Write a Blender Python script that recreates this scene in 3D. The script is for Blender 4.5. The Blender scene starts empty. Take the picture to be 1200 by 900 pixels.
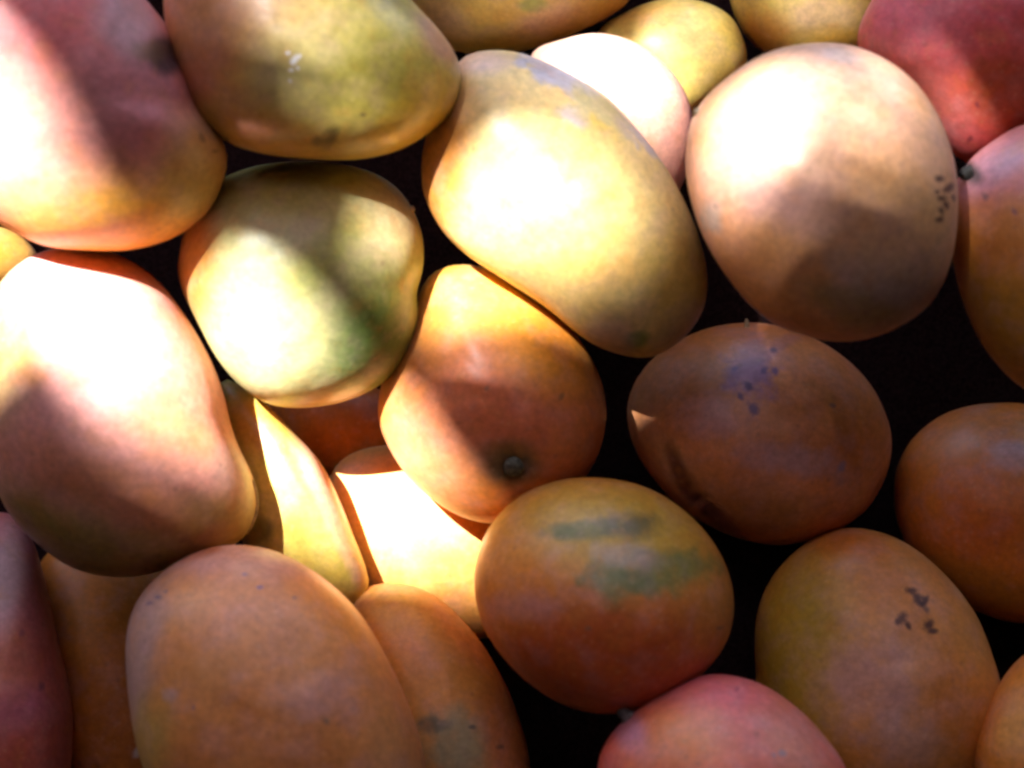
import bpy, math, random, colorsys
import numpy as np
from mathutils import Vector, Matrix, noise
from mathutils.geometry import delaunay_2d_cdt

random.seed(7)
scene = bpy.context.scene
col = scene.collection

# ------------------------------------------------------------------ camera
S = 0.3333 / 1200.0            # metres per photo pixel on the reference plane
D = 0.70                       # camera to reference plane
PITCH = math.radians(65)
R_ = Vector((1, 0, 0))
F_ = Vector((0, math.cos(PITCH), -math.sin(PITCH)))
U_ = Vector((0, math.sin(PITCH), math.cos(PITCH)))
N_ = -F_
C0 = Vector((0, 0, 1.0))
CAM = C0 + N_ * D
cd = bpy.data.cameras.new('camera')
cd.sensor_width = 36.0
cd.lens = 36.0 * D / 0.3333
cd.clip_start = 0.01
cd.clip_end = 100.0
cd.dof.use_dof = True
cd.dof.focus_distance = D - 0.02
cd.dof.aperture_fstop = 6.5
cam = bpy.data.objects.new('camera', cd)
cam.matrix_world = Matrix((
    (R_.x, U_.x, N_.x, CAM.x), (R_.y, U_.y, N_.y, CAM.y),
    (R_.z, U_.z, N_.z, CAM.z), (0, 0, 0, 1)))
col.objects.link(cam)
scene.camera = cam

# ------------------------------------------------------------------ light
SUN = (R_ * -0.40 + U_ * 0.47 + N_ * 0.79).normalized()     # towards the sun
sd = bpy.data.lights.new('sun', 'SUN')
sd.energy = 5.0
sd.angle = math.radians(0.6)
sd.color = (1.0, 0.955, 0.935)
so = bpy.data.objects.new('sun', sd)
so.rotation_euler = (-SUN).to_track_quat('-Z', 'Y').to_euler()
so.location = C0 + SUN * 3
col.objects.link(so)

world = bpy.data.worlds.new('World')
scene.world = world
world.use_nodes = True
wn = world.node_tree
for n in list(wn.nodes):
    wn.nodes.remove(n)
sky = wn.nodes.new('ShaderNodeTexSky')
sky.sky_type = 'NISHITA'
sky.sun_disc = False
sky.sun_elevation = math.asin(SUN.z)
sky.sun_rotation = math.atan2(SUN.x, SUN.y)
sky.dust_density = 3.0
sky.ozone_density = 0.6
bg = wn.nodes.new('ShaderNodeBackground')
bg.inputs['Strength'].default_value = 0.13
wo = wn.nodes.new('ShaderNodeOutputWorld')
wn.links.new(sky.outputs[0], bg.inputs[0])
wn.links.new(bg.outputs[0], wo.inputs[0])

scene.view_settings.view_transform = 'Standard'
scene.view_settings.look = 'None'
scene.view_settings.gamma = 1.0
scene.view_settings.exposure = 3.0
scene.view_settings.use_curve_mapping = False
scene.render.engine = 'CYCLES'
scene.cycles.use_denoising = True
scene.cycles.use_adaptive_sampling = True
scene.cycles.adaptive_threshold = 0.015
scene.cycles.adaptive_min_samples = 16
scene.cycles.max_bounces = 5
scene.cycles.diffuse_bounces = 3
scene.cycles.sample_clamp_indirect = 8.0
scene.cycles.filter_width = 2.8
scene.cycles.caustics_reflective = False
scene.cycles.caustics_refractive = False

# ------------------------------------------------------------------ helpers
def unproject(px, py, z):
    """photo pixel at height z (in pixels, towards the camera) -> world point"""
    k = (D - z * S) / D
    return C0 + R_ * ((px - 600) * S * k) + U_ * ((450 - py) * S * k) + N_ * (z * S)

def mesh_obj(name, verts, faces, mat, parent=None, smooth=True):
    me = bpy.data.meshes.new(name)
    me.from_pydata(verts, [], faces)
    if smooth:
        me.polygons.foreach_set('use_smooth', [True] * len(me.polygons))
    me.materials.append(mat)
    me.update()
    o = bpy.data.objects.new(name, me)
    col.objects.link(o)
    if parent:
        o.parent = parent
    return o

def smooth_closed(pts, n=16):
    P = np.array(pts, float)
    out = []
    m = len(P)
    for i in range(m):
        p0, p1, p2, p3 = P[i - 1], P[i], P[(i + 1) % m], P[(i + 2) % m]
        for j in range(n):
            t = j / n
            out.append(0.5 * ((2 * p1) + (-p0 + p2) * t + (2 * p0 - 5 * p1 + 4 * p2 - p3) * t * t
                              + (-p0 + 3 * p1 - 3 * p2 + p3) * t ** 3))
    return np.array(out)

NTH = 96
def polar(pts, c):
    q = smooth_closed(pts)
    dx = q[:, 0] - c[0]
    dy = c[1] - q[:, 1]                       # image up = +y
    th = np.mod(np.arctan2(dy, dx), 2 * math.pi)
    r = np.hypot(dx, dy)
    o = np.argsort(th)
    th, r = th[o], r[o]
    T = np.concatenate([th - 2 * math.pi, th, th + 2 * math.pi])
    Rr = np.concatenate([r, r, r])
    g = np.arange(NTH) * 2 * math.pi / NTH
    v = np.interp(g, T, Rr)
    v = (np.roll(v, 1) + 2 * v + np.roll(v, -1)) / 4
    # plain ellipse of the same proportions: the fruit's crown blends into it
    w, e = np.linalg.eigh(np.cov((q - q.mean(0)).T))
    al = g - math.atan2(-e[1, 1], e[0, 1])
    low = 1 / np.sqrt(np.cos(al) ** 2 / w[1] + np.sin(al) ** 2 / w[0])
    low *= np.median(v / low)
    low = np.clip(low, v * 0.9, v * 1.1)
    return g, v, low

# ------------------------------------------------------------------ materials
def new_mat(name):
    m = bpy.data.materials.new(name)
    m.use_nodes = True
    nt = m.node_tree
    for n in list(nt.nodes):
        nt.nodes.remove(n)
    out = nt.nodes.new('ShaderNodeOutputMaterial')
    b = nt.nodes.new('ShaderNodeBsdfPrincipled')
    nt.links.new(b.outputs[0], out.inputs[0])
    return m, nt, b

def node(nt, typ, **kw):
    n = nt.nodes.new(typ)
    for k, v in kw.items():
        setattr(n, k, v)
    return n

def mixc(nt, fac, a, b, blend='MIX'):
    m = node(nt, 'ShaderNodeMix', data_type='RGBA', blend_type=blend)
    if isinstance(fac, (int, float)):
        m.inputs[0].default_value = fac
    else:
        nt.links.new(fac, m.inputs[0])
    for s, i in ((a, 6), (b, 7)):
        if isinstance(s, (tuple, list)):
            m.inputs[i].default_value = (*s[:3], 1)
        else:
            nt.links.new(s, m.inputs[i])
    return m.outputs[2]

def math_n(nt, op, a, b=None):
    m = node(nt, 'ShaderNodeMath', operation=op)
    for i, s in enumerate((a, b)):
        if s is None:
            continue
        if isinstance(s, (int, float)):
            m.inputs[i].default_value = s
        else:
            nt.links.new(s, m.inputs[i])
    return m.outputs[0]

def noise_n(nt, vec, scale, detail=3, rough=0.55, dist=0.0):
    n = node(nt, 'ShaderNodeTexNoise')
    nt.links.new(vec, n.inputs['Vector'])
    n.inputs['Scale'].default_value = scale
    n.inputs['Detail'].default_value = detail
    n.inputs['Roughness'].default_value = rough
    n.inputs['Distortion'].default_value = dist
    return n.outputs[0]

def ramp01(nt, v, lo, hi):
    m = node(nt, 'ShaderNodeMapRange', interpolation_type='SMOOTHSTEP')
    nt.links.new(v, m.inputs[0])
    m.inputs[1].default_value = lo
    m.inputs[2].default_value = hi
    m.inputs[3].default_value = 0
    m.inputs[4].default_value = 1
    return m.outputs[0]

def mango_mat(idx, base, second, patches, dots, to_local, rough=0.46, streak=None):
    """patches: (px, py, rx, ry, rot_deg, colour, alpha, softness, raggedness)
       dots:    (px, py, radius_px, colour)  small sap and bruise specks, painted glints"""
    m, nt, b = new_mat('mango_skin')
    def tone(q):
        h, sa, va = colorsys.rgb_to_hsv(*q)
        if 0.03 < h < 0.105:
            h -= 0.014
        return colorsys.hsv_to_rgb(h, min(0.97, sa * 1.15), va)
    base, second = tone(base), tone(second)
    L = nt.links
    tc = node(nt, 'ShaderNodeTexCoord')
    off = node(nt, 'ShaderNodeVectorMath', operation='ADD')
    L.new(tc.outputs['Object'], off.inputs[0])
    off.inputs[1].default_value = (idx * 1.37, idx * 0.71, idx * 0.33)
    P = off.outputs[0]
    n_big = noise_n(nt, P, 22, 2, 0.5)
    n_mid = noise_n(nt, P, 75, 4, 0.6, 0.4)
    n_fine = noise_n(nt, P, 420, 3, 0.65)
    n_rag = noise_n(nt, P, 150, 4, 0.62, 0.3)
    c = mixc(nt, ramp01(nt, n_big, 0.36, 0.66), base, second)
    # soft brighter / darker cloudiness of the skin
    hs = node(nt, 'ShaderNodeHueSaturation')
    vv = node(nt, 'ShaderNodeMapRange')
    L.new(n_mid, vv.inputs[0])
    vv.inputs[1].default_value = 0.25
    vv.inputs[2].default_value = 0.75
    vv.inputs[3].default_value = 0.87
    vv.inputs[4].default_value = 1.13
    L.new(vv.outputs[0], hs.inputs['Value'])
    L.new(c, hs.inputs['Color'])
    c = hs.outputs[0]
    # patchy bloom: lilac-grey here, warmer orange there
    n_b1 = noise_n(nt, P, 110, 3, 0.6)
    rag_mid = math_n(nt, 'SUBTRACT', n_mid, 0.5)
    rag_fine = math_n(nt, 'SUBTRACT', n_rag, 0.5)
    for (px, py, rx, ry, rot, pc, al, soft, rag) in patches:
        lx, ly, k = to_local(px, py)
        mp = node(nt, 'ShaderNodeMapping', vector_type='TEXTURE')
        L.new(tc.outputs['Object'], mp.inputs[0])
        mp.inputs['Location'].default_value = (lx, ly, 0)
        mp.inputs['Rotation'].default_value = (0, 0, math.radians(-rot))
        mp.inputs['Scale'].default_value = (rx * k, ry * k, 1.0)
        ln = node(nt, 'ShaderNodeVectorMath', operation='LENGTH')
        L.new(mp.outputs[0], ln.inputs[0])
        d = math_n(nt, 'ADD', ln.outputs['Value'], math_n(nt, 'MULTIPLY', rag_mid, rag * 1.6))
        if rag > 0.5:
            d = math_n(nt, 'ADD', d, math_n(nt, 'MULTIPLY', rag_fine, rag * 2.2))
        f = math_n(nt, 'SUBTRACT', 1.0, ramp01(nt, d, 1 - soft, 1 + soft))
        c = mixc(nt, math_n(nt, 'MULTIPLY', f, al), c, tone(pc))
    c = mixc(nt, math_n(nt, 'MULTIPLY', ramp01(nt, n_b1, 0.42, 0.74), 0.22), c, (0.54, 0.30, 0.31))
    c = mixc(nt, math_n(nt, 'MULTIPLY', math_n(nt, 'SUBTRACT', 1.0, ramp01(nt, n_b1, 0.26, 0.50)), 0.26), c, (0.58, 0.22, 0.04))
    # pinprick lenticels and grain of the skin
    vo = node(nt, 'ShaderNodeTexVoronoi')
    L.new(P, vo.inputs['Vector'])
    vo.inputs['Scale'].default_value = 330
    vo.inputs['Randomness'].default_value = 1.0
    dotf = math_n(nt, 'SUBTRACT', 1.0, ramp01(nt, vo.outputs['Distance'], 0.10, 0.30))
    c = mixc(nt, math_n(nt, 'MULTIPLY', dotf, 0.10), c, (0.72, 0.52, 0.30))
    vo2 = node(nt, 'ShaderNodeTexVoronoi')
    L.new(P, vo2.inputs['Vector'])
    vo2.inputs['Scale'].default_value = 95
    dk = math_n(nt, 'SUBTRACT', 1.0, ramp01(nt, vo2.outputs['Distance'], 0.03, 0.12))
    c = mixc(nt, math_n(nt, 'MULTIPLY', dk, 0.30), c, (0.16, 0.07, 0.05))
    g = node(nt, 'ShaderNodeMapRange')
    L.new(n_fine, g.inputs[0])
    g.inputs[1].default_value = 0.3
    g.inputs[2].default_value = 0.7
    g.inputs[3].default_value = 0.84
    g.inputs[4].default_value = 1.16
    hs2 = node(nt, 'ShaderNodeHueSaturation')
    L.new(g.outputs[0], hs2.inputs['Value'])
    L.new(c, hs2.inputs['Color'])
    c = hs2.outputs[0]
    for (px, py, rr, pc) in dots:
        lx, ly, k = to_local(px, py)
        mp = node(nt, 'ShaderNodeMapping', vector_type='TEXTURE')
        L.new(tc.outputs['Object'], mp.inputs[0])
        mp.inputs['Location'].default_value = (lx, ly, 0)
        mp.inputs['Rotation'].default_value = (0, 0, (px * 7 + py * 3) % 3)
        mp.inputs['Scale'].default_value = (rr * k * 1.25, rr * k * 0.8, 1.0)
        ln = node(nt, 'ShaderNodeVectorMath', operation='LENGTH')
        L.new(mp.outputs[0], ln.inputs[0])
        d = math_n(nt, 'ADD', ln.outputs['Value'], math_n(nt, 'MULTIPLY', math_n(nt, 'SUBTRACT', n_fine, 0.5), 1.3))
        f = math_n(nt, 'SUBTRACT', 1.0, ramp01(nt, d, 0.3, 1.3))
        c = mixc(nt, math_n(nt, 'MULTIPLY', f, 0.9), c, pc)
    L.new(c, b.inputs['Base Color'])
    rr = node(nt, 'ShaderNodeMapRange')
    L.new(n_mid, rr.inputs[0])
    rr.inputs[3].default_value = rough - 0.08
    rr.inputs[4].default_value = rough + 0.12
    L.new(rr.outputs[0], b.inputs['Roughness'])
    b.inputs['Specular IOR Level'].default_value = 0.45
    b.inputs['Subsurface Weight'].default_value = 0.10
    b.inputs['Subsurface Radius'].default_value = (1.0, 0.42, 0.16)
    b.inputs['Subsurface Scale'].default_value = 0.006
    b.inputs['Coat Weight'].default_value = 0.12
    b.inputs['Coat Roughness'].default_value = 0.28
    bp = node(nt, 'ShaderNodeBump')
    bp.inputs['Strength'].default_value = 0.25
    bp.inputs['Distance'].default_value = 0.0008
    L.new(noise_n(nt, P, 160, 2, 0.6), bp.inputs['Height'])
    L.new(bp.outputs[0], b.inputs['Normal'])
    return m

def plain_mat(name, c, rough, scale=300, var=0.35):
    m, nt, b = new_mat(name)
    tc = node(nt, 'ShaderNodeTexCoord')
    n = noise_n(nt, tc.outputs['Object'], scale, 4, 0.6)
    dark = tuple(x * (1 - var) for x in c)
    lite = tuple(min(1, x * (1 + var)) for x in c)
    nt.links.new(mixc(nt, ramp01(nt, n, 0.3, 0.7), dark, lite), b.inputs['Base Color'])
    b.inputs['Roughness'].default_value = rough
    bp = node(nt, 'ShaderNodeBump')
    bp.inputs['Strength'].default_value = 0.4
    bp.inputs['Distance'].default_value = 0.001
    nt.links.new(n, bp.inputs['Height'])
    nt.links.new(bp.outputs[0], b.inputs['Normal'])
    return m

# ------------------------------------------------------------------ the fruit
# key: outline (photo pixels, clockwise, hidden side guessed), thickness as a share of the
# smaller half width, apex shift, base colours, blotches, specks, dents, label
OR, YE, OL, GR = (0.60, 0.27, 0.08), (0.72, 0.50, 0.13), (0.42, 0.36, 0.09), (0.20, 0.28, 0.08)
RE, PI_, MA, BR = (0.52, 0.12, 0.09), (0.68, 0.36, 0.27), (0.50, 0.28, 0.28), (0.42, 0.20, 0.07)
TAN, GRY, DK = (0.56, 0.32, 0.13), (0.34, 0.31, 0.28), (0.07, 0.022, 0.016)

M = {}
def mango(key, outline, base, second, label, t=0.86, shift=(0, 0), patches=(), dots=(), dents=(), rough=0.46, dz=0):
    M[key] = dict(dz=dz, outline=outline, base=base, second=second, label=label, t=t, shift=shift,
                  patches=list(patches), dots=list(dots), dents=list(dents), rough=rough)

# the rest of the heap, just past the picture's edges
random.seed(11)
for n_, (ex, ey) in enumerate([(70, 1150), (330, 1240), (610, 1190), (860, 1250), (1090, 1120), (1370, 1110), (1480, 250), (1470, 560), (1480, 830),
                               (1440, -60), (130, -270), (390, -300), (1130, -290), (-300, 60), (-290, 420), (-290, 700), (-260, 1010)]):
    ra, rb, ro = random.uniform(140, 165), random.uniform(112, 130), random.uniform(0, math.pi)
    pts = []
    for q in range(14):
        a_ = -2 * math.pi * q / 14
        w_ = 1 + 0.06 * math.cos(a_ * 2 + 0.7) * math.sin(a_)
        x_, y_ = ra * math.cos(a_) * w_, rb * math.sin(a_) * w_
        pts.append((ex + x_ * math.cos(ro) - y_ * math.sin(ro), ey + x_ * math.sin(ro) + y_ * math.cos(ro)))
    mango('beyond_%d' % n_, pts, [OR, TAN, YE, (0.56, 0.22, 0.14)][n_ % 4], [TAN, (0.62, 0.34, 0.12), OL, OR][n_ % 4],
          "mango of the same heap just past the picture's edge")

# listed from the deepest of the pile to the topmost
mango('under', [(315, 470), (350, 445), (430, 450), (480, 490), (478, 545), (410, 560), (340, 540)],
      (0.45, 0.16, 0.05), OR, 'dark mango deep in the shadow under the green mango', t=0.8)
mango('back_olive', [(855, -30), (868, 30), (905, 66), (960, 78), (1020, 62), (1045, 0), (1010, -80), (900, -90)],
      (0.62, 0.46, 0.17), (0.52, 0.42, 0.14), 'olive brown mango cut by top edge behind the large pale round mango',
      patches=[(960, 20, 40, 22, 0, (0.66, 0.52, 0.30), .7, .6, .4), (890, 45, 40, 30, 0, BR, .7, .6, .3), (985, 45, 40, 15, 0, YE, .7, .6, .3)])  # the pale patch paints in a highlight
mango('right_orange', [(1050, 582), (1055, 545), (1075, 510), (1115, 482), (1170, 472), (1230, 480), (1290, 520), (1320, 590), (1300, 670), (1240, 720), (1180, 728), (1120, 702), (1075, 657), (1055, 617)],
      (0.60, 0.25, 0.07), (0.58, 0.28, 0.09), 'shaded orange mango at the right edge with a lilac sheen', t=0.85,
      patches=[(1185, 540, 28, 16, -10, (0.55, 0.40, 0.42), .7, .6, .7), (1150, 600, 60, 60, 0, (0.58, 0.20, 0.06), .6, .7, .4),  # first patch: sky highlight painted as a lilac tint
               (1140, 690, 80, 30, 20, (0.36, 0.22, 0.06), .7, .6, .4), (1120, 510, 50, 20, -30, (0.55, .28, .14), .5, .6, .4)])
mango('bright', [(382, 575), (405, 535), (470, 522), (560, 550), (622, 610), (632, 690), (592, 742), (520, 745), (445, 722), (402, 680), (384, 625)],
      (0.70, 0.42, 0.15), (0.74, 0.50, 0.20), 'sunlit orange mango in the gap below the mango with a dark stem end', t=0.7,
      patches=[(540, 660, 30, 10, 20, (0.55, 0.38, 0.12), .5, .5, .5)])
mango('left_sliver', [(-75, 285), (-40, 266), (0, 266), (30, 282), (44, 308), (20, 335), (-35, 345), (-75, 325)],
      (0.74, 0.46, 0.22), YE, 'small lit sliver of mango at left edge between two large mangoes', t=0.9, dz=140)
mango('brown_gap', [(38, 690), (62, 640), (125, 625), (185, 655), (215, 730), (222, 850), (195, 950), (130, 970), (80, 890), (55, 790)],
      (0.56, 0.26, 0.08), BR, 'brownish orange mango half hidden left of the big tan mango', t=0.75,
      patches=[(110, 740, 35, 50, 0, (0.62, 0.30, 0.09), .6, .6, .4)], dots=[(163, 878, 7, (0.6, 0.55, 0.5))])
mango('yellow_back', [(700, 40), (735, 14), (775, 0), (820, 2), (855, 20), (872, 50), (874, 78), (860, 103), (835, 125), (800, 145), (750, 140), (710, 100)],
      (0.74, 0.56, 0.18), (0.74, 0.58, 0.24), 'small yellow mango at top behind the white lit pink mango', t=0.9,
      patches=[(800, 45, 30, 25, 0, (0.76, 0.62, 0.32), .6, .7, .3), (770, 20, 40, 14, 0, (0.6, .36, .12), .7, .6, .3)])
mango('top_olive', [(470, -40), (482, 20), (530, 58), (600, 61), (675, 38), (738, 0), (752, -60), (690, -120), (560, -130), (490, -100)],
      (0.56, 0.42, 0.15), (0.50, 0.34, 0.12), 'olive mango cut by top edge right of the greenish one',
      patches=[(625, 4, 16, 9, 0, (0.22, 0.25, 0.08), .8, .4, .5), (690, 30, 70, 22, -25, (0.48, 0.24, 0.07), .7, .6, .3),
               (640, 22, 40, 14, -20, MA, .45, .7, .5), (520, 25, 35, 25, 30, (0.62, 0.42, 0.26), .6, .6, .3)])
mango('red', [(1006, 42), (1022, 0), (1060, -50), (1125, -85), (1230, -90), (1300, -20), (1290, 80), (1225, 150), (1170, 185), (1138, 192), (1106, 160), (1078, 122), (1046, 94), (1016, 74)],
      (0.58, 0.14, 0.16), (0.53, 0.13, 0.12), 'deep red mango in the upper right corner', t=0.8, dz=95,
      patches=[(1080, 30, 60, 40, 20, (0.60, 0.20, 0.24), .6, .8, .4), (1180, 110, 50, 40, 0, (0.52, 0.15, 0.07), .6, .7, .4),  # the purple-pink patch is a painted sheen
               (1095, 120, 60, 30, 50, (0.66, 0.30, 0.22), .5, .6, .3)],
      dots=[(1141, 160, 4, (0.25, .04, .05)), (1148, 120, 3, (0.25, .04, .05))])
mango('spotted_tan', [(886, 760), (893, 705), (918, 662), (958, 630), (1005, 618), (1060, 634), (1105, 670), (1140, 715), (1160, 765), (1170, 812), (1160, 862), (1130, 920), (1070, 960), (1000, 960), (932, 920), (895, 850)],
      (0.58, 0.32, 0.11), (0.56, 0.35, 0.14), 'tan mango with dark specks, lower right, partly in black shadow', t=0.85, shift=(10, 0),
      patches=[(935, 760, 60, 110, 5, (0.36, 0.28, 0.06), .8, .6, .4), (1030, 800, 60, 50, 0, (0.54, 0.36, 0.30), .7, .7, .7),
               (1075, 700, 50, 40, 30, (0.60, 0.32, 0.13), .6, .7, .4), (1120, 820, 40, 60, -10, (0.56, 0.26, 0.09), .6, .6, .4),
               (1000, 640, 50, 18, 10, (0.55, 0.24, 0.08), .7, .6, .4), (1055, 865, 40, 25, 0, (0.48, 0.34, 0.32), .5, .7, .6)],
      dots=[(1068, 696, 6, DK), (1076, 706, 8, DK), (1084, 708, 6, DK), (1057, 728, 8, DK), (1052, 733, 5, DK), (1064, 736, 5, DK), (1087, 735, 7, DK), (1092, 742, 5, DK), (1110, 672, 4, (.15, .06, .04)), (1085, 718, 4, (.2, .1, .06))])
mango('brown_scar', [(735, 490), (741, 454), (765, 420), (802, 395), (850, 380), (905, 380), (960, 400), (1005, 434), (1032, 474), (1043, 516), (1035, 560), (1010, 600), (970, 625), (920, 638), (870, 632), (820, 610), (780, 577), (747, 532)],
      (0.60, 0.29, 0.13), (0.57, 0.32, 0.16), 'shaded brown mango with purple specks and a curved dark crease', t=0.88, shift=(0, 15), dz=-85,
      patches=[(882, 436, 24, 34, 0, (0.24, 0.14, 0.28), .75, .6, 1.0), (905, 412, 34, 8, -30, (0.30, 0.16, 0.22), .6, .5, .8),
               (930, 540, 60, 16, 10, (0.44, 0.31, 0.33), .6, .6, .8), (840, 490, 30, 20, 0, (0.44, 0.26, 0.28), .5, .7, .8),
               (1010, 510, 34, 60, -15, (0.56, 0.24, 0.08), .7, .6, .4), (870, 400, 90, 24, 0, (0.55, 0.24, 0.08), .6, .7, .4),
               (985, 510, 8, 40, -20, (0.34, 0.16, 0.06), .5, .6, .4), (860, 600, 100, 40, 10, (0.33, 0.19, 0.08), .6, .7, .5),
               (799, 552, 9, 34, -22, (0.09, 0.035, 0.02), .9, .6, .2), (832, 596, 9, 42, -50, (0.09, 0.035, 0.02), .9, .6, .2)],  # dark patches paint shade into the dented crease
      dots=[(878, 455, 6, (.10, .06, .13)), (884, 482, 8, (.11, .06, .14)), (869, 467, 5, (.12, .07, .15)), (906, 413, 5, (.16, .07, .1)), (895, 437, 5, (.15, .08, .18)), (862, 436, 5, (.18, .1, .2)), (908, 438, 5, (.18, .09, .2)), (972, 477, 4, (.25, .12, .08)), (982, 546, 6, (.3, .2, .24))],
      dents=[(792, 532, 13, 5), (798, 550, 13, 8), (808, 568, 13, 9), (820, 584, 13, 9), (836, 600, 13, 8), (854, 613, 13, 5)])
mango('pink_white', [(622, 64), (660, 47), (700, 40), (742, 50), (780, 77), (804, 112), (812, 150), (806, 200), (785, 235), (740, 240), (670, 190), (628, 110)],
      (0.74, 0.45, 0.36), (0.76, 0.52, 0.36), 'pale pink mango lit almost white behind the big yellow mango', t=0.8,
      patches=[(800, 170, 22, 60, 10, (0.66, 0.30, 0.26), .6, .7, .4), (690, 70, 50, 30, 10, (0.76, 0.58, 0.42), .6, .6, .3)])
mango('streaked', [(256, 446), (285, 452), (316, 478), (345, 508), (374, 540), (396, 582), (415, 630), (433, 678), (428, 702), (395, 712), (340, 690), (292, 645), (266, 580), (256, 520)],
      (0.52, 0.44, 0.12), (0.60, 0.47, 0.16), 'olive yellow mango with a sunlit strip beside the mango curved to a beak', t=0.95, shift=(10, 0),
      patches=[(375, 560, 60, 14, 62, (0.68, 0.40, 0.32), .7, .6, .5), (345, 610, 70, 10, 65, (0.45, 0.40, 0.12), .5, .6, .8),
               (395, 620, 70, 8, 66, (0.66, 0.42, 0.30), .6, .6, .7), (310, 620, 12, 14, 0, (0.2, .18, .06), .8, .5, .5),
               (290, 500, 40, 30, 0, (0.50, .28, .07), .6, .7, .3)])
mango('stem_end', [(443, 482), (450, 440), (470, 398), (488, 352), (502, 324), (528, 311), (560, 312), (600, 329), (640, 358), (676, 394), (700, 434), (710, 476), (705, 520), (686, 558), (652, 588), (612, 608), (570, 613), (530, 600), (495, 575), (468, 545), (450, 512)],
      (0.68, 0.32, 0.11), (0.66, 0.37, 0.13), 'orange pink mango with its dark stem end facing up, in the middle', t=0.95, shift=(10, 10),
      patches=[(570, 335, 90, 40, 15, (0.74, 0.52, 0.16), .8, .6, .3), (560, 480, 90, 70, 0, (0.63, 0.25, 0.15), .7, .7, .4),
               (660, 510, 60, 70, 0, (0.60, 0.24, 0.14), .5, .7, .4), (640, 420, 60, 40, 20, (0.66, 0.38, 0.10), .7, .7, .4),
               (500, 540, 50, 60, -30, (0.70, 0.40, 0.24), .6, .7, .3), (599, 542, 32, 24, 0, (0.09, 0.08, 0.045), .92, .5, .4),
               (585, 525, 30, 12, -10, (0.30, 0.20, 0.08), .5, .6, .5)],
      dots=[(655, 465, 4, (.3, .15, .06)), (571, 456, 3, (.35, .15, .08))], dents=[(598, 545, 30, 11)])
mango('big_yellow', [(538, 72), (560, 62), (602, 62), (652, 80), (710, 114), (756, 164), (791, 215), (816, 270), (829, 322), (825, 362), (802, 396), (765, 419), (725, 415), (690, 400), (640, 360), (590, 327), (545, 297), (514, 264), (494, 215), (500, 158), (518, 108)],
      (0.72, 0.52, 0.20), (0.70, 0.55, 0.26), 'large yellow mango with grey lilac scuffs and a round sun patch', t=0.82, shift=(0, 0),
      patches=[(508, 190, 40, 100, 10, (0.62, 0.30, 0.09), .8, .5, .3), (700, 118, 105, 22, 35, (0.46, 0.41, 0.42), .85, .35, .8),  # brown left flank: a neighbour's cast shadow put into the colour
               (672, 100, 55, 18, 20, (0.44, 0.39, 0.40), .8, .35, .9), (675, 142, 18, 14, 40, (0.52, 0.46, 0.44), .8, .35, .7),
               (700, 135, 40, 22, 40, (0.62, 0.48, 0.10), .6, .5, .6), (745, 395, 15, 11, -20, (0.16, 0.26, 0.06), .9, .5, .5),
               (715, 395, 30, 26, 0, (0.60, 0.50, 0.46), .6, .5, .5), (800, 340, 40, 70, -10, (0.58, 0.43, 0.13), .7, .6, .4),
               (555, 75, 40, 16, 0, (0.72, 0.50, 0.36), .7, .6, .4), (805, 385, 40, 25, -30, (0.50, .36, .22), .7, .6, .5)])
mango('stem_right', [(1135, 190), (1165, 164), (1202, 145), (1262, 140), (1320, 200), (1330, 320), (1290, 420), (1225, 462), (1175, 432), (1138, 372), (1118, 300), (1114, 235)],
      (0.52, 0.30, 0.09), (0.46, 0.26, 0.08), 'mauve and brown mango at right edge with a dark stem tip', t=0.8,
      patches=[(1180, 190, 90, 55, -20, (0.52, 0.20, 0.20), .85, .5, .4), (1160, 200, 40, 22, -40, (0.48, 0.30, 0.36), .6, .6, .5),
               (1190, 280, 80, 40, 0, (0.54, 0.26, 0.10), .7, .6, .4), (1150, 390, 60, 60, 0, (0.36, 0.24, 0.06), .7, .6, .4),
               (1138, 203, 20, 11, 40, (0.05, 0.045, 0.04), .9, .5, .5)],
      dots=[(1157, 232, 5, (.2, .1, .1)), (1190, 250, 4, (.25, .1, .1))])
mango('stained', [(556, 692), (560, 650), (575, 615), (610, 580), (655, 563), (705, 560), (760, 572), (810, 605), (845, 650), (859, 696), (855, 740), (835, 775), (800, 806), (750, 830), (700, 835), (650, 820), (605, 787), (570, 742)],
      (0.54, 0.26, 0.08), (0.52, 0.29, 0.10), 'shaded orange brown mango with green grey stains on top', t=0.9, shift=(0, 15),
      patches=[(715, 620, 110, 50, 5, (0.46, 0.35, 0.09), .8, .7, .4), (700, 770, 130, 70, 0, (0.46, 0.15, 0.07), .8, .6, .4),
               (700, 624, 54, 10, -5, (0.16, 0.17, 0.05), .85, .6, .8), (738, 620, 28, 16, 0, (0.13, 0.12, 0.06), .85, .6, .6),
               (662, 626, 13, 10, 0, (0.13, 0.15, 0.04), .8, .5, .5), (768, 672, 66, 20, -8, (0.16, 0.18, 0.06), .85, .6, .9),
               (722, 684, 32, 22, 0, (0.14, 0.17, 0.07), .85, .6, .8), (735, 655, 34, 12, 10, (0.46, 0.38, 0.30), .6, .6, .6),
               (615, 710, 40, 16, 0, (0.44, 0.24, 0.22), .5, .6, .7)],
      dots=[(840, 735, 4, (.25, .12, .05)), (690, 735, 4, (.3, .12, .06))])
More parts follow.
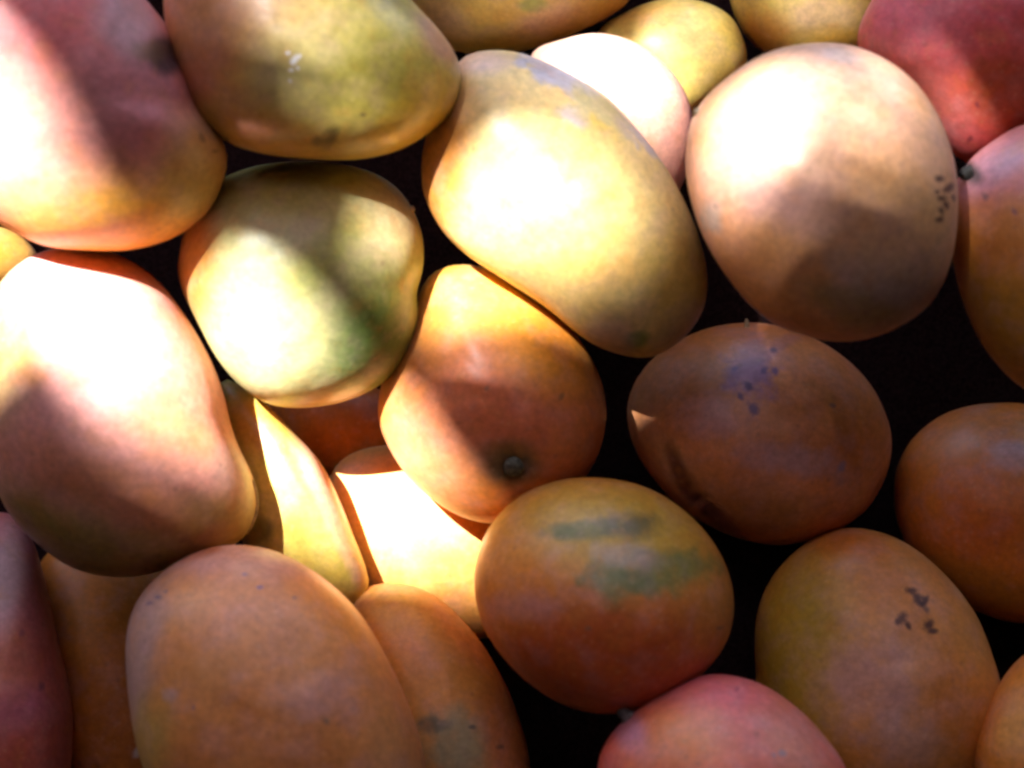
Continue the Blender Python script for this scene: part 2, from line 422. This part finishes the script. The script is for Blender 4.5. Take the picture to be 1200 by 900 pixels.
mango('pink_low', [(700, 905), (713, 866), (750, 828), (800, 800), (842, 791), (890, 801), (935, 830), (970, 868), (992, 905), (1000, 960), (950, 1030), (860, 1060), (770, 1040), (712, 970)],
      (0.62, 0.18, 0.16), (0.60, 0.23, 0.15), 'pinkish red mango cut by the bottom edge', t=0.85, dz=-8,
      patches=[(830, 808, 90, 24, 5, (0.62, 0.19, 0.20), .8, .6, .4), (800, 870, 60, 40, 20, (0.62, 0.30, 0.11), .7, .7, .5),
               (925, 880, 50, 40, 40, (0.50, 0.28, 0.17), .6, .7, .5), (735, 850, 18, 40, -35, (0.42, 0.26, 0.38), .6, .6, .4)],
      dots=[(915, 885, 5, (.3, .2, .2)), (905, 887, 3, (.28, .18, .2)), (865, 812, 4, (.4, .08, .1))])
mango('purple_left', [(0, 600), (20, 612), (36, 642), (50, 690), (65, 750), (80, 810), (85, 862), (80, 920), (50, 990), (-30, 1020), (-110, 960), (-140, 850), (-130, 720), (-70, 615)],
      (0.48, 0.17, 0.16), (0.46, 0.19, 0.20), 'purplish pink mango in the lower left corner', t=0.85, shift=(30, 0),
      patches=[(5, 680, 20, 60, 5, (0.38, 0.30, 0.30), .7, .6, .5), (20, 830, 30, 30, 0, (0.48, 0.20, 0.30), .6, .6, .5),
               (10, 780, 25, 40, 0, (0.54, 0.26, 0.13), .5, .6, .4), (30, 880, 50, 40, 0, (0.48, 0.14, 0.09), .6, .6, .4)],
      dots=[(46, 805, 5, (.22, .08, .1)), (22, 745, 4, (.3, .1, .12))])
mango('ridge_tan', [(412, 705), (430, 688), (462, 684), (500, 694), (535, 720), (566, 757), (592, 802), (611, 850), (622, 905), (618, 960), (580, 1020), (520, 1030), (470, 985), (440, 900), (418, 800)],
      (0.54, 0.32, 0.11), (0.52, 0.29, 0.12), 'tan mango with a grey green blotch behind the big tan one at bottom', t=0.9,
      patches=[(535, 870, 40, 34, 10, (0.27, 0.26, 0.16), .85, .5, .6), (505, 850, 18, 10, 0, (0.10, 0.10, 0.07), .8, .5, .6),
               (530, 770, 40, 16, 50, (0.42, 0.28, 0.09), .6, .6, .5), (590, 880, 20, 60, -15, (0.52, 0.24, 0.12), .7, .6, .4),
               (470, 720, 40, 25, 30, (0.50, 0.37, 0.12), .6, .7, .4)],
      dots=[(552, 852, 4, (.1, .09, .07)), (585, 875, 4, (.2, .1, .06))])
mango('green', [(211, 302), (224, 256), (254, 216), (300, 196), (360, 190), (420, 197), (460, 216), (484, 246), (496, 282), (495, 318), (488, 345), (491, 372), (482, 405), (460, 440), (420, 465), (370, 477), (320, 475), (285, 455), (255, 420), (230, 372), (213, 335)],
      (0.45, 0.45, 0.22), (0.51, 0.49, 0.25), 'yellow green mango with a small nub, crossed by a shadow edge', t=0.9, dz=-28, shift=(0, -5),
      patches=[(225, 290, 30, 70, -10, (0.52, 0.28, 0.08), .8, .6, .3), (446, 385, 48, 95, 15, (0.12, 0.22, 0.06), .92, .6, .4),  # brown left rim paints in shadow from the corner mango
               (455, 255, 40, 60, 20, (0.62, 0.52, 0.32), .7, .6, .5), (300, 220, 70, 30, 20, (0.40, 0.34, 0.10), .7, .6, .4),
               (380, 300, 60, 20, -45, (0.33, 0.36, 0.08), .6, .6, .5), (420, 330, 40, 30, 0, (0.36, .36, .14), .5, .6, .6),
               (360, 470, 90, 14, 0, (0.56, 0.34, 0.10), .7, .6, .3)], rough=0.40)  # orange bottom rim: bounce light painted into the skin
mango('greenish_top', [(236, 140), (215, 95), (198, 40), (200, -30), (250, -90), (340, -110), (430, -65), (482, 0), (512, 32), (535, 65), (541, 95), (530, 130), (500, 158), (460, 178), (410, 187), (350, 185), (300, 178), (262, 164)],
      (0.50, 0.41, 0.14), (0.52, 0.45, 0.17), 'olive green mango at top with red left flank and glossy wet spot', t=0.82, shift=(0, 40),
      patches=[(228, 40, 75, 100, 10, (0.52, 0.19, 0.12), .85, .6, .4), (300, 20, 80, 40, 0, (0.52, 0.34, 0.18), .6, .7, .4),
               (350, 70, 50, 40, 0, (0.54, 0.48, 0.24), .6, .7, .4), (440, 85, 60, 40, -10, (0.34, 0.32, 0.07), .6, .7, .5),
               (500, 130, 60, 30, -40, (0.60, 0.42, 0.10), .7, .6, .4), (518, 45, 40, 22, 48, (0.58, 0.34, 0.26), .7, .6, .4),
               (290, 150, 80, 24, 15, (0.40, 0.27, 0.06), .7, .6, .3)],
      dots=[(385, 158, 12, (.16, .13, .04)), (372, 163, 8, (.18, .14, .04)), (339, 63, 3, (.8, .8, .85)), (346, 71, 5, (.85, .85, .9)), (342, 82, 3, (.8, .8, .85)), (352, 67, 2.5, (.8, .8, .85)), (341, 94, 2.5, (.7, .7, .75)), (350, 80, 2.5, (.8, .8, .85)), (423, 132, 4, (.2, .15, .05))], rough=0.30)  # the whitish specks are a painted glint
mango('pale_round', [(815, 130), (850, 92), (900, 62), (958, 52), (1010, 60), (1060, 90), (1095, 135), (1115, 190), (1120, 250), (1112, 310), (1090, 355), (1050, 385), (1000, 400), (950, 395), (900, 374), (857, 330), (826, 280), (807, 222), (804, 172)],
      (0.68, 0.44, 0.24), (0.70, 0.46, 0.29), 'large pale peach round mango with dark specks on its right side', t=0.86, shift=(0, 0),
      patches=[(830, 230, 50, 80, 5, (0.72, 0.42, 0.26), .7, .7, .4), (960, 245, 120, 34, 18, (0.58, 0.38, 0.33), .7, .6, .5),
               (920, 320, 80, 50, 25, (0.64, 0.36, 0.15), .6, .7, .4), (1040, 335, 70, 45, 35, (0.42, 0.33, 0.26), .8, .6, .6),  # dark lower right flank has the shade painted in
               (838, 255, 14, 18, 0, (0.42, 0.38, 0.34), .7, .5, .7), (1000, 355, 60, 20, 20, (0.36, 0.27, 0.10), .6, .6, .5),
               (1040, 260, 70, 50, 0, (0.60, 0.40, 0.16), .6, .7, .4), (850, 155, 10, 7, 0, (0.70, .36, .22), .7, .6, .5),
               (985, 70, 25, 10, 10, (0.55, .48, .42), .5, .6, .7)],
      dots=[(1095, 210, 5, DK), (1102, 222, 5, DK), (1098, 232, 5, DK), (1108, 220, 6, DK), (1103, 240, 5, DK), (1097, 246, 4, DK), (1095, 256, 5, DK), (1092, 225, 3, DK), (1112, 232, 4, DK)])
mango('corner', [(1140, 892), (1148, 850), (1172, 806), (1202, 770), (1255, 740), (1315, 770), (1340, 860), (1310, 960), (1230, 1000), (1162, 970)],
      (0.68, 0.36, 0.12), (0.62, 0.30, 0.10), 'orange yellow mango in the lower right corner', t=0.85,
      patches=[(1195, 850, 26, 40, 10, (0.72, 0.46, 0.18), .8, .6, .4), (1160, 840, 16, 40, 25, (0.60, 0.27, 0.10), .6, .6, .4)])
mango('beaked', [(74, 290), (130, 296), (178, 322), (215, 368), (245, 420), (261, 462), (270, 500), (281, 530), (297, 562), (301, 594), (290, 626), (262, 646), (220, 660), (155, 676), (92, 667), (42, 632), (8, 590), (-15, 520), (-20, 440), (-10, 360), (22, 312)],
      (0.66, 0.34, 0.25), (0.68, 0.38, 0.28), 'large pink mango at left curving to a beak, brightly sunlit', t=0.82, shift=(-5, 0),
      patches=[(5, 395, 45, 85, 0, (0.40, 0.36, 0.10), .85, .6, .4), (110, 500, 90, 40, 25, (0.62, 0.34, 0.32), .7, .7, .5),
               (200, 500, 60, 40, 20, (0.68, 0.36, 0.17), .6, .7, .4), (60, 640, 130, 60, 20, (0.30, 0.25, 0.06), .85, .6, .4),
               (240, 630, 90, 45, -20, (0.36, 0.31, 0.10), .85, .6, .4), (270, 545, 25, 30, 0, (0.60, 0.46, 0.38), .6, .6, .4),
               (130, 570, 120, 26, 25, (0.56, 0.28, 0.12), .6, .7, .4), (60, 320, 45, 28, -20, (0.62, 0.34, 0.34), .7, .6, .4),
               (35, 445, 20, 10, 0, (0.58, 0.30, 0.12), .6, .6, .6)])
mango('blush_corner', [(172, 0), (204, 42), (221, 84), (232, 124), (256, 158), (264, 186), (258, 216), (240, 250), (200, 279), (150, 293), (100, 293), (48, 287), (0, 262), (-48, 222), (-95, 140), (-108, 30), (-60, -70), (40, -105), (120, -65)],
      (0.60, 0.22, 0.20), (0.58, 0.25, 0.22), 'pink and yellow mango in upper left corner with dark stem hollow', t=0.80, dz=-55, shift=(20, 20),
      patches=[(170, 270, 170, 75, 0, (0.74, 0.47, 0.12), .9, .6, .3), (225, 195, 45, 70, 0, (0.56, 0.42, 0.17), .7, .6, .5),
               (150, 120, 60, 60, 0, (0.54, 0.26, 0.28), .6, .7, .4), (40, 20, 120, 50, 0, (0.56, 0.13, 0.13), .7, .7, .3),
               (150, 30, 40, 40, 0, (0.46, 0.32, 0.30), .6, .6, .5), (193, 68, 19, 22, -20, (0.05, 0.04, 0.045), .92, .45, .5),  # dark stem spot, with the hollow's shadow painted in
               (176, 62, 20, 10, 0, (0.26, 0.18, 0.10), .6, .6, .6), (30, 160, 80, 70, 0, (0.70, 0.40, 0.30), .6, .7, .3)],
      dots=[(230, 160, 5, (.25, .15, .07)), (246, 176, 4, (.25, .17, .07))], dents=[(198, 66, 26, 16), (205, 84, 30, 8)])
mango('big_tan', [(148, 748), (159, 706), (190, 670), (232, 646), (280, 639), (330, 650), (380, 680), (421, 720), (455, 775), (480, 830), (496, 882), (500, 935), (480, 1000), (420, 1050), (330, 1060), (250, 1020), (195, 950), (165, 880), (151, 805)],
      (0.57, 0.29, 0.12), (0.56, 0.32, 0.14), 'large evenly tan orange mango at the bottom left', t=0.86, shift=(0, -15),
      patches=[(270, 655, 110, 30, 5, (0.52, 0.32, 0.30), .75, .6, .5), (165, 760, 26, 90, 8, (0.38, 0.28, 0.24), .75, .6, .5),
               (235, 650, 25, 8, -20, (0.45, 0.18, 0.06), .7, .5, .5), (380, 720, 50, 30, 40, (0.56, 0.30, 0.08), .6, .7, .4),
               (300, 730, 60, 40, 0, (0.60, 0.32, 0.16), .5, .7, .5), (205, 815, 10, 8, 0, (0.50, .36, .38), .5, .6, .6),
               (175, 870, 30, 50, 20, (0.40, 0.30, 0.10), .6, .6, .4), (370, 820, 40, 30, 0, (0.52, .32, .28), .4, .7, .7)],
      dots=[(186, 704, 4, (.18, .12, .16)), (177, 711, 4, (.2, .12, .16)), (195, 698, 3, (.22, .12, .14)), (303, 694, 4, (.2, .12, .22)), (285, 679, 3, (.3, .18, .25)), (380, 845, 4, (.3, .17, .1)), (232, 830, 3, (.3, .15, .15)), (342, 706, 3, (.3, .14, .1))])

# ------------------------------------------------------------------ let each fruit settle on those below
GX0, GY0, GS = -420, -360, 4
GW, GH = 2040 // GS, 1640 // GS
top = np.full((GH, GW), 0.0)                  # board at height 0
PENETRATE = 20.0

def body(d):
    P = smooth_closed(d['outline'])
    c = (P[:, 0].min() + P[:, 0].max()) / 2 + d['shift'][0], (P[:, 1].min() + P[:, 1].max()) / 2 + d['shift'][1]
    g, v, low = polar(d['outline'], c)
    half = min(np.ptp(P[:, 0]), np.ptp(P[:, 1])) / 2
    # smaller half width of the tilted outline
    w = min((np.abs((P - P.mean(0)) @ np.array([math.cos(a), math.sin(a)])).max()) for a in np.linspace(0, math.pi, 36))
    return c, g, v, low, w * d['t']

def settle(d):
    c, g, v, low, T = body(d)
    gg = np.linspace(0, 2 * math.pi, 720, endpoint=False)
    vv = np.interp(gg, np.append(g, 2 * math.pi), np.append(v, v[0]))
    ll = np.interp(gg, np.append(g, 2 * math.pi), np.append(low, low[0]))
    t = np.linspace(0, 1, 180)[:, None]
    rho = t * ((1 - t * t) * ll + t * t * vv)
    h = np.broadcast_to(T * np.sqrt(np.maximum(0, 1 - t * t)), rho.shape)
    ix = ((c[0] + rho * np.cos(gg) - GX0) / GS).astype(int).ravel()
    iy = ((c[1] - rho * np.sin(gg) - GY0) / GS).astype(int).ravel()
    h = h.ravel()
    ok = (ix >= 0) & (ix < GW) & (iy >= 0) & (iy < GH)
    ix, iy, h = ix[ok], iy[ok], h[ok]
    z = (top[iy, ix] + h).max() - PENETRATE + d['dz']
    np.maximum.at(top, (iy, ix), z + h)
    d.update(c=c, g=g, v=v, low=low, T=T, z=z)

for k, d in M.items():
    settle(d)
zs = np.array([d['z'] for d in M.values()])
ZREF = float(np.median(zs))
for k, d in M.items():
    d['z'] -= ZREF
    print('%-14s z %6.0f  T %5.0f' % (k, d['z'], d['T']))
BOARD = -ZREF

def surf(d, px, py):
    """height (px) of the near side of a fruit under a photo pixel"""
    dx, dy = px - d['c'][0], d['c'][1] - py
    th = math.atan2(dy, dx) % (2 * math.pi)
    v = np.interp(th, np.append(d['g'], 2 * math.pi), np.append(d['v'], d['v'][0]))
    s = min(1.0, math.hypot(dx, dy) / v)
    return d['z'] + d['T'] * math.sqrt(max(0.0, 1 - s * s))

# ------------------------------------------------------------------ build: board, canopy, fruit
board_mat = plain_mat('dark_cloth', (0.020, 0.011, 0.012), 1.0, 900, 0.5)
board_mat.node_tree.nodes['Principled BSDF'].inputs['Specular IOR Level'].default_value = 0.0
bw, bh, nx, ny = 0.62, 0.52, 60, 50
bv, bf = [], []
bc = C0 + N_ * (BOARD * S)
for j in range(ny + 1):
    for i in range(nx + 1):
        x, y = (i / nx * 2 - 1) * bw, (j / ny * 2 - 1) * bh
        lump = 0.004 * noise.noise(Vector((x * 9, y * 9, 3.1))) - 0.005
        bv.append(tuple(bc + R_ * x + U_ * y + N_ * lump))
for j in range(ny):
    for i in range(nx):
        a = j * (nx + 1) + i
        bf.append((a, a + 1, a + nx + 2, a + nx + 1))
bo = mesh_obj('stall_table', bv, bf, board_mat)
bo['kind'] = 'structure'

def make_mango(idx, d):
    c, g, v, low, T, z = d['c'], d['g'], d['v'], d['low'], d['T'], d['z']
    k = (D - z * S) / D * S                    # metres per pixel at the fruit's middle
    org = unproject(c[0], c[1], z)
    zax = (CAM - org).normalized()
    xax = (R_ - zax * R_.dot(zax)).normalized()
    yax = zax.cross(xax)
    dentl = [((px - c[0]), (c[1] - py), r, dp) for (px, py, r, dp) in d['dents']]
    verts, faces = [], []
    LAT = 30
    rows = []
    seed = Vector((idx * 3.1, idx * 1.7, idx * 0.9))
    for side in (1, -1):
        for j in range(LAT):
            if side == -1 and j == 0:
                continue
            a = j / LAT * math.pi / 2
            t = math.cos(a)
            row = []
            for i in range(NTH):
                rho = t * ((1 - t * t) * low[i] + t * t * v[i])
                x, y, h = rho * math.cos(g[i]), rho * math.sin(g[i]), side * T * math.sin(a)
                s = math.sin(a)
                p = Vector((x, y, h))
                q = p / 60.0 + seed
                wob = 1 + 0.030 * noise.noise(q) * s + 0.008 * noise.noise(q * 2.7) * s
                p = Vector((x, y, h * wob))
                if side == 1:
                    for (ex, ey, er, ed) in dentl:
                        dd = ((x - ex) ** 2 + (y - ey) ** 2) / (er * er)
                        p.z -= ed * math.exp(-dd * 2.2)
                row.append(len(verts))
                verts.append(tuple(p * k))
            rows.append((side, row))
    fr = [r for s_, r in rows if s_ == 1]
    bk = [fr[0]] + [r for s_, r in rows if s_ == -1]
    ft = len(verts); verts.append((0, 0, T * k * (1 + 0.030 * noise.noise(Vector((0, 0, T)) / 60 + seed) + 0.008 * noise.noise((Vector((0, 0, T)) / 60 + seed) * 2.7))))
    bt = len(verts); verts.append((0, 0, -T * k * (1 + 0.030 * noise.noise(Vector((0, 0, -T)) / 60 + seed) + 0.008 * noise.noise((Vector((0, 0, -T)) / 60 + seed) * 2.7))))
    for rr, cap, flip in ((fr, ft, False), (bk, bt, True)):
        for j in range(len(rr) - 1):
            for i in range(NTH):
                q = (rr[j][i], rr[j][(i + 1) % NTH], rr[j + 1][(i + 1) % NTH], rr[j + 1][i])
                faces.append(q[::-1] if flip else q)
        for i in range(NTH):
            q = (rr[-1][i], rr[-1][(i + 1) % NTH], cap)
            faces.append(q[::-1] if flip else q)
    def to_local(px, py):
        return (px - c[0]) * k, (c[1] - py) * k, k
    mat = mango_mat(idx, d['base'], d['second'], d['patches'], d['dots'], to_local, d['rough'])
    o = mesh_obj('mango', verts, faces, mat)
    o.matrix_world = Matrix(((xax.x, yax.x, zax.x, org.x), (xax.y, yax.y, zax.y, org.y), (xax.z, yax.z, zax.z, org.z), (0, 0, 0, 1)))
    o['label'] = d['label']
    o['category'] = 'mango'
    o['group'] = "mangoes past the picture's edge" if 'past the picture' in d['label'] else 'mangoes heaped on the stall'
    d['obj'] = o
    d['k'] = k
    return o

for i, (key, d) in enumerate(M.items()):
    make_mango(i, d)

# ------------------------------------------------------------------ unseen canopy, holes shaped to throw the sun patches
def cloth_mat():
    """thin pale shade cloth: the sun on its upper side glows through it"""
    m = bpy.data.materials.new('canopy_cloth')
    m.use_nodes = True
    nt = m.node_tree
    for n in list(nt.nodes):
        nt.nodes.remove(n)
    out = nt.nodes.new('ShaderNodeOutputMaterial')
    tc = node(nt, 'ShaderNodeTexCoord')
    n = noise_n(nt, tc.outputs['Object'], 9, 4, 0.6)
    c1 = mixc(nt, n, (0.155, 0.120, 0.130), (0.19, 0.150, 0.163))
    d = node(nt, 'ShaderNodeBsdfDiffuse')
    t = node(nt, 'ShaderNodeBsdfTranslucent')
    nt.links.new(c1, d.inputs[0])
    nt.links.new(c1, t.inputs[0])
    mx = node(nt, 'ShaderNodeMixShader')
    mx.inputs[0].default_value = 0.5
    nt.links.new(d.outputs[0], mx.inputs[1])
    nt.links.new(t.outputs[0], mx.inputs[2])
    nt.links.new(mx.outputs[0], out.inputs[0])
    return m
canopy_mat = cloth_mat()
CAN_Z = C0.z + 2.60
def to_canopy(p):
    return p + SUN * ((CAN_Z - p.z) / SUN.z)
# holes: (fruit they shine on, outline in photo pixels of the patch)
HOLES = [
    ('blush_corner', [(-146, 36), (-16, 51), (36, 101), (66, 152), (72, 205), (50, 250), (10, 300), (-46, 340), (-146, 366)]),
    ('beaked', [(100, 298), (155, 296), (206, 336), (246, 410), (271, 486), (239, 509), (165, 484), (109, 448), (83, 381)]),
    ('beaked', [(100, 475), (192, 486), (255, 515), (188, 500)]),
    ('beaked', [(130, 515), (205, 532), (260, 560), (200, 545)]),
    ('green', [(245, 359), (274, 326), (330, 348), (390, 408), (429, 457), (420, 527), (350, 554), (276, 541), (238, 451)]),
    ('green', [(446, 206), (456, 203), (484, 252), (480, 268), (468, 258)]),
    ('stem_end', [(482, 258), (560, 258), (612, 282), (626, 318), (596, 348), (556, 358), (488, 356)]),
    ('stem_end', [(440, 485), (456, 485), (500, 540), (550, 600), (530, 615), (465, 575)]),
    ('big_yellow', [(556, 218), (608, 184), (684, 200), (726, 248), (718, 284), (680, 299), (640, 301), (566, 294)]),
    ('stem_end', [(500, 385), (570, 391), (620, 410), (570, 405)]),
    ('big_yellow', [(615, 96), (680, 124), (740, 176), (758, 208), (752, 211), (733, 183), (673, 132), (612, 103)]),
    ('pink_white', [(625, 42), (695, 26), (760, 42), (790, 84), (792, 150), (765, 160), (715, 120), (655, 88)]),
    ('yellow_back', [(790, 22), (812, 20), (828, 50), (820, 80), (803, 76)]),
    ('back_olive', [(925, 5), (975, 5), (995, 35), (945, 38)]),
    ('top_olive', [(540, 18), (610, 16), (680, 22), (610, 34)]),
    ('greenish_top', [(290, 14), (385, 14), (470, 60), (378, 40)]),
    ('pale_round', [(829, 89), (880, 67), (922, 75), (931, 112), (909, 156), (872, 195), (841, 212), (820, 172)]),
    ('pale_round', [(960, 70), (1020, 84), (1068, 120), (1012, 98)]),
    ('pale_round', [(950, 118), (1030, 130), (1095, 165), (1020, 145)]),
    ('pale_round', [(925, 178), (1005, 178), (1080, 200), (1000, 190)]),
    ('pale_round', [(850, 252), (905, 230), (960, 222), (905, 240)]),
    ('red', [(1060, 78), (1080, 84), (1122, 148), (1140, 182), (1120, 186), (1086, 135)]),
    ('left_sliver', [(-30, 250), (25, 262), (48, 295), (20, 320), (-20, 310)]),
    ('bright', [(390, 535), (490, 525), (565, 585), (575, 640), (520, 680), (450, 670), (410, 630)]),
    ('streaked', [(315, 485), (335, 490), (375, 550), (400, 620), (385, 640), (360, 620), (322, 550)]),
]
HOLE_GROW = 1.0
hole_pts = []
for key, poly in HOLES:
    d = M[key]
    zc = d['z'] + 0.75 * d['T']
    gx, gy = sum(p[0] for p in poly) / len(poly), sum(p[1] for p in poly) / len(poly)
    e = HOLE_GROW
    hole_pts.append([to_canopy(unproject(gx + (x - gx) * e, gy + (y - gy) * e, zc)) for x, y in poly])
cc = to_canopy(C0)
CX0, CX1, CY0, CY1 = cc.x - 0.75, cc.x + 2.1, cc.y - 0.38, cc.y + 2.2
def wavy(i, n, a, b, amp):
    t = i / n
    p = Vector(a).lerp(Vector(b), t)
    return p
outer = []
for (ax, ay, bx, by) in ((CX0, CY0, CX1, CY0), (CX1, CY0, CX1, CY1), (CX1, CY1, CX0, CY1), (CX0, CY1, CX0, CY0)):
    for j in range(6):
        t = j / 6
        outer.append(Vector((ax + (bx - ax) * t, ay + (by - ay) * t)))
loops = [[Vector((p.x, p.y)) for p in l] for l in [outer] + hole_pts]
flat, edges = [], []
for l in loops:
    st = len(flat)
    flat += l
    edges += [(st + i, st + (i + 1) % len(l)) for i in range(len(l))]
ov, oe, of, _, _, _ = delaunay_2d_cdt(flat, edges, [], 1, 1e-6)
def inside(pt, poly):
    r = False
    for i in range(len(poly)):
        p, q = poly[i], poly[i - 1]
        if (p.y > pt.y) != (q.y > pt.y) and pt.x < (q.x - p.x) * (pt.y - p.y) / (q.y - p.y) + p.x:
            r = not r
    return r
tris = []
for f in of:
    m = sum((ov[i] for i in f), Vector((0, 0))) / len(f)
    if not any(inside(m, l) for l in loops[1:]):
        tris.append(tuple(f))
cv = [(p.x, p.y, CAN_Z) for p in ov]
can = mesh_obj('canopy', cv, tris, canopy_mat, smooth=False)
can['label'] = 'unseen pale shade cloth above the mangoes, holes shaped for sun patches'
can['category'] = 'canopy'

blocker_mat = plain_mat('dark_blocker', (0.05, 0.045, 0.04), 0.8, 40, 0.3)
def sheet(p00, p10, p11, p01, nu, nv, sag):
    vs, fs = [], []
    P00, P10, P11, P01 = map(Vector, (p00, p10, p11, p01))
    nrm = (P10 - P00).cross(P01 - P00).normalized()
    for j in range(nv + 1):
        for i in range(nu + 1):
            u, v = i / nu, j / nv
            p = P00.lerp(P10, u).lerp(P01.lerp(P11, u), v)
            w = math.sin(math.pi * u) * math.sin(math.pi * v)
            vs.append(tuple(p + nrm * (sag * w * noise.noise(p * 2.0))))
    for j in range(nv):
        for i in range(nu):
            a = j * (nu + 1) + i
            fs.append((a, a + 1, a + nu + 2, a + nu + 1))
    return vs, fs
def add_blocker(label, *a):  # unseen dark sheets, added to keep sky light off the sides
    vs, fs = sheet(*a, 16, 12, 0.06)
    o = mesh_obj('blocker', vs, fs, blocker_mat)
    o['label'] = label
    o['category'] = 'blocker'
    o['group'] = 'unseen sheets added to block light'
LX, RX, NY, FY = -3.0, 2.8, -2.4, CY1
ZT, ZB = CAN_Z - 0.02, 0.3
add_blocker('dark tarpaulin sheet added overhead on the near side to block light', (LX, NY, ZT), (RX, NY, ZT), (RX, CY0 + .03, ZT), (LX, CY0 + .03, ZT))
add_blocker('dark tarpaulin sheet added overhead on the left to block light', (LX, CY0 + .04, ZT), (CX0 + .03, CY0 + .04, ZT), (CX0 + .03, FY, ZT), (LX, FY, ZT))
add_blocker('dark tarpaulin sheet added overhead on the right to block light', (CX1 - .03, CY0 + .04, ZT), (RX, CY0 + .04, ZT), (RX, FY, ZT), (CX1 - .03, FY, ZT))
add_blocker('dark tarpaulin sheet added upright on the left to block light', (LX, NY, ZB), (LX, FY, ZB), (LX, FY, ZT), (LX, NY, ZT))
add_blocker('dark tarpaulin sheet added upright on the right to block light', (RX, NY, ZB), (RX, FY, ZB), (RX, FY, ZT), (RX, NY, ZT))
add_blocker('dark tarpaulin sheet added upright on the near side to block light', (LX, NY, ZB), (RX, NY, ZB), (RX, NY, ZT), (LX, NY, ZT))

# ------------------------------------------------------------------ stems and nubs
def surf_point(d, px, py):
    c, k = d['c'], d['k']
    def P(x, y):
        return Vector(((x - c[0]) * k, (c[1] - y) * k, (surf(d, x, y) - d['z']) * k))
    e = 3
    p = P(px, py)
    n = (P(px + e, py) - P(px - e, py)).cross(P(px, py - e) - P(px, py + e)).normalized()
    return p, n

def stem(key, px, py, r, h, mat, name='stem', lean=(0, 0), sink=2, tip=0.6):
    d = M[key]
    p, n = surf_point(d, px, py)
    k = d['k']
    n = (n + Vector((lean[0], -lean[1], 0))).normalized()
    q = n.to_track_quat('Z', 'Y')
    prof = [(1.25, -sink), (1.1, 0), (0.85, h * .35), (0.75, h * .7), (tip, h * .95), (tip * .55, h * 1.02)]
    vs, fs = [], []
    m = 14
    for (rr, z) in prof:
        for i in range(m):
            a = 2 * math.pi * i / m
            w = 1 + 0.18 * noise.noise(Vector((math.cos(a) * 1.6, math.sin(a) * 1.6, z * .3 + px)))
            vs.append(tuple(p + q @ Vector((math.cos(a) * r * rr * w * k, math.sin(a) * r * rr * w * k, z * k))))
    for j in range(len(prof) - 1):
        for i in range(m):
            fs.append((j * m + i, j * m + (i + 1) % m, (j + 1) * m + (i + 1) % m, (j + 1) * m + i))
    vs.append(tuple(p + q @ Vector((0, 0, h * 0.9 * k))))
    for i in range(m):
        fs.append(((len(prof) - 1) * m + i, (len(prof) - 1) * m + (i + 1) % m, len(vs) - 1))
    return mesh_obj(name, vs, fs, mat, d['obj'])

stem_dark = plain_mat('stem_dark', (0.018, 0.017, 0.013), 0.8, 900, 0.6)
stem_grey = plain_mat('stem_grey', (0.10, 0.09, 0.09), 0.7, 900, 0.5)
nub_skin = plain_mat('nub_skin', (0.55, 0.42, 0.22), 0.5, 700, 0.3)
stem('stem_end', 602, 546, 10, 2, plain_mat('stem_green', (0.09, 0.10, 0.075), 0.7, 900, 0.6), sink=12)
stem('stem_right', 1138, 204, 9, 12, stem_dark, lean=(-1.2, .8), tip=.45)
stem('pink_low', 738, 842, 9, 14, stem_grey, lean=(-.5, -.3))
stem('green', 481, 246, 4, 4, nub_skin, lean=(.6, -.4))
stem('pale_round', 817, 132, 5, 3, nub_skin, lean=(-.6, -.4))
stem('brown_scar', 876, 383, 3, 8, nub_skin, name='sun_speck', lean=(-.1, -.9), tip=.3)  # added pale sliver standing in for a speck of sunlight

def rim_glint(key, pts, r, mat):
    """a thin pale strand standing in for a rim highlight on a fruit"""
    d = M[key]
    k = d['k']
    P = [surf_point(d, x, y) for x, y in pts]
    C = [p + n * (r * 0.6 * k) for p, n in P]
    vs, fs, m = [], [], 6
    for i, c in enumerate(C):
        t = (C[min(i + 1, len(C) - 1)] - C[max(i - 1, 0)]).normalized()
        q = t.to_track_quat('Z', 'Y')
        w = r * k * (0.4 + 0.6 * math.sin(math.pi * (i + .5) / len(C)))
        vs += [tuple(c + q @ Vector((w * math.cos(a), w * math.sin(a), 0))) for a in (2 * math.pi * j / m for j in range(m))]
    for i in range(len(C) - 1):
        for j in range(m):
            fs.append((i * m + j, i * m + (j + 1) % m, (i + 1) * m + (j + 1) % m, (i + 1) * m + j))
    return mesh_obj('rim_glint', vs, fs, mat, d['obj'])
rim_glint('beaked', [(293, 562), (297, 575), (299, 590), (297, 604), (292, 618), (288, 626)], 1.6, nub_skin)
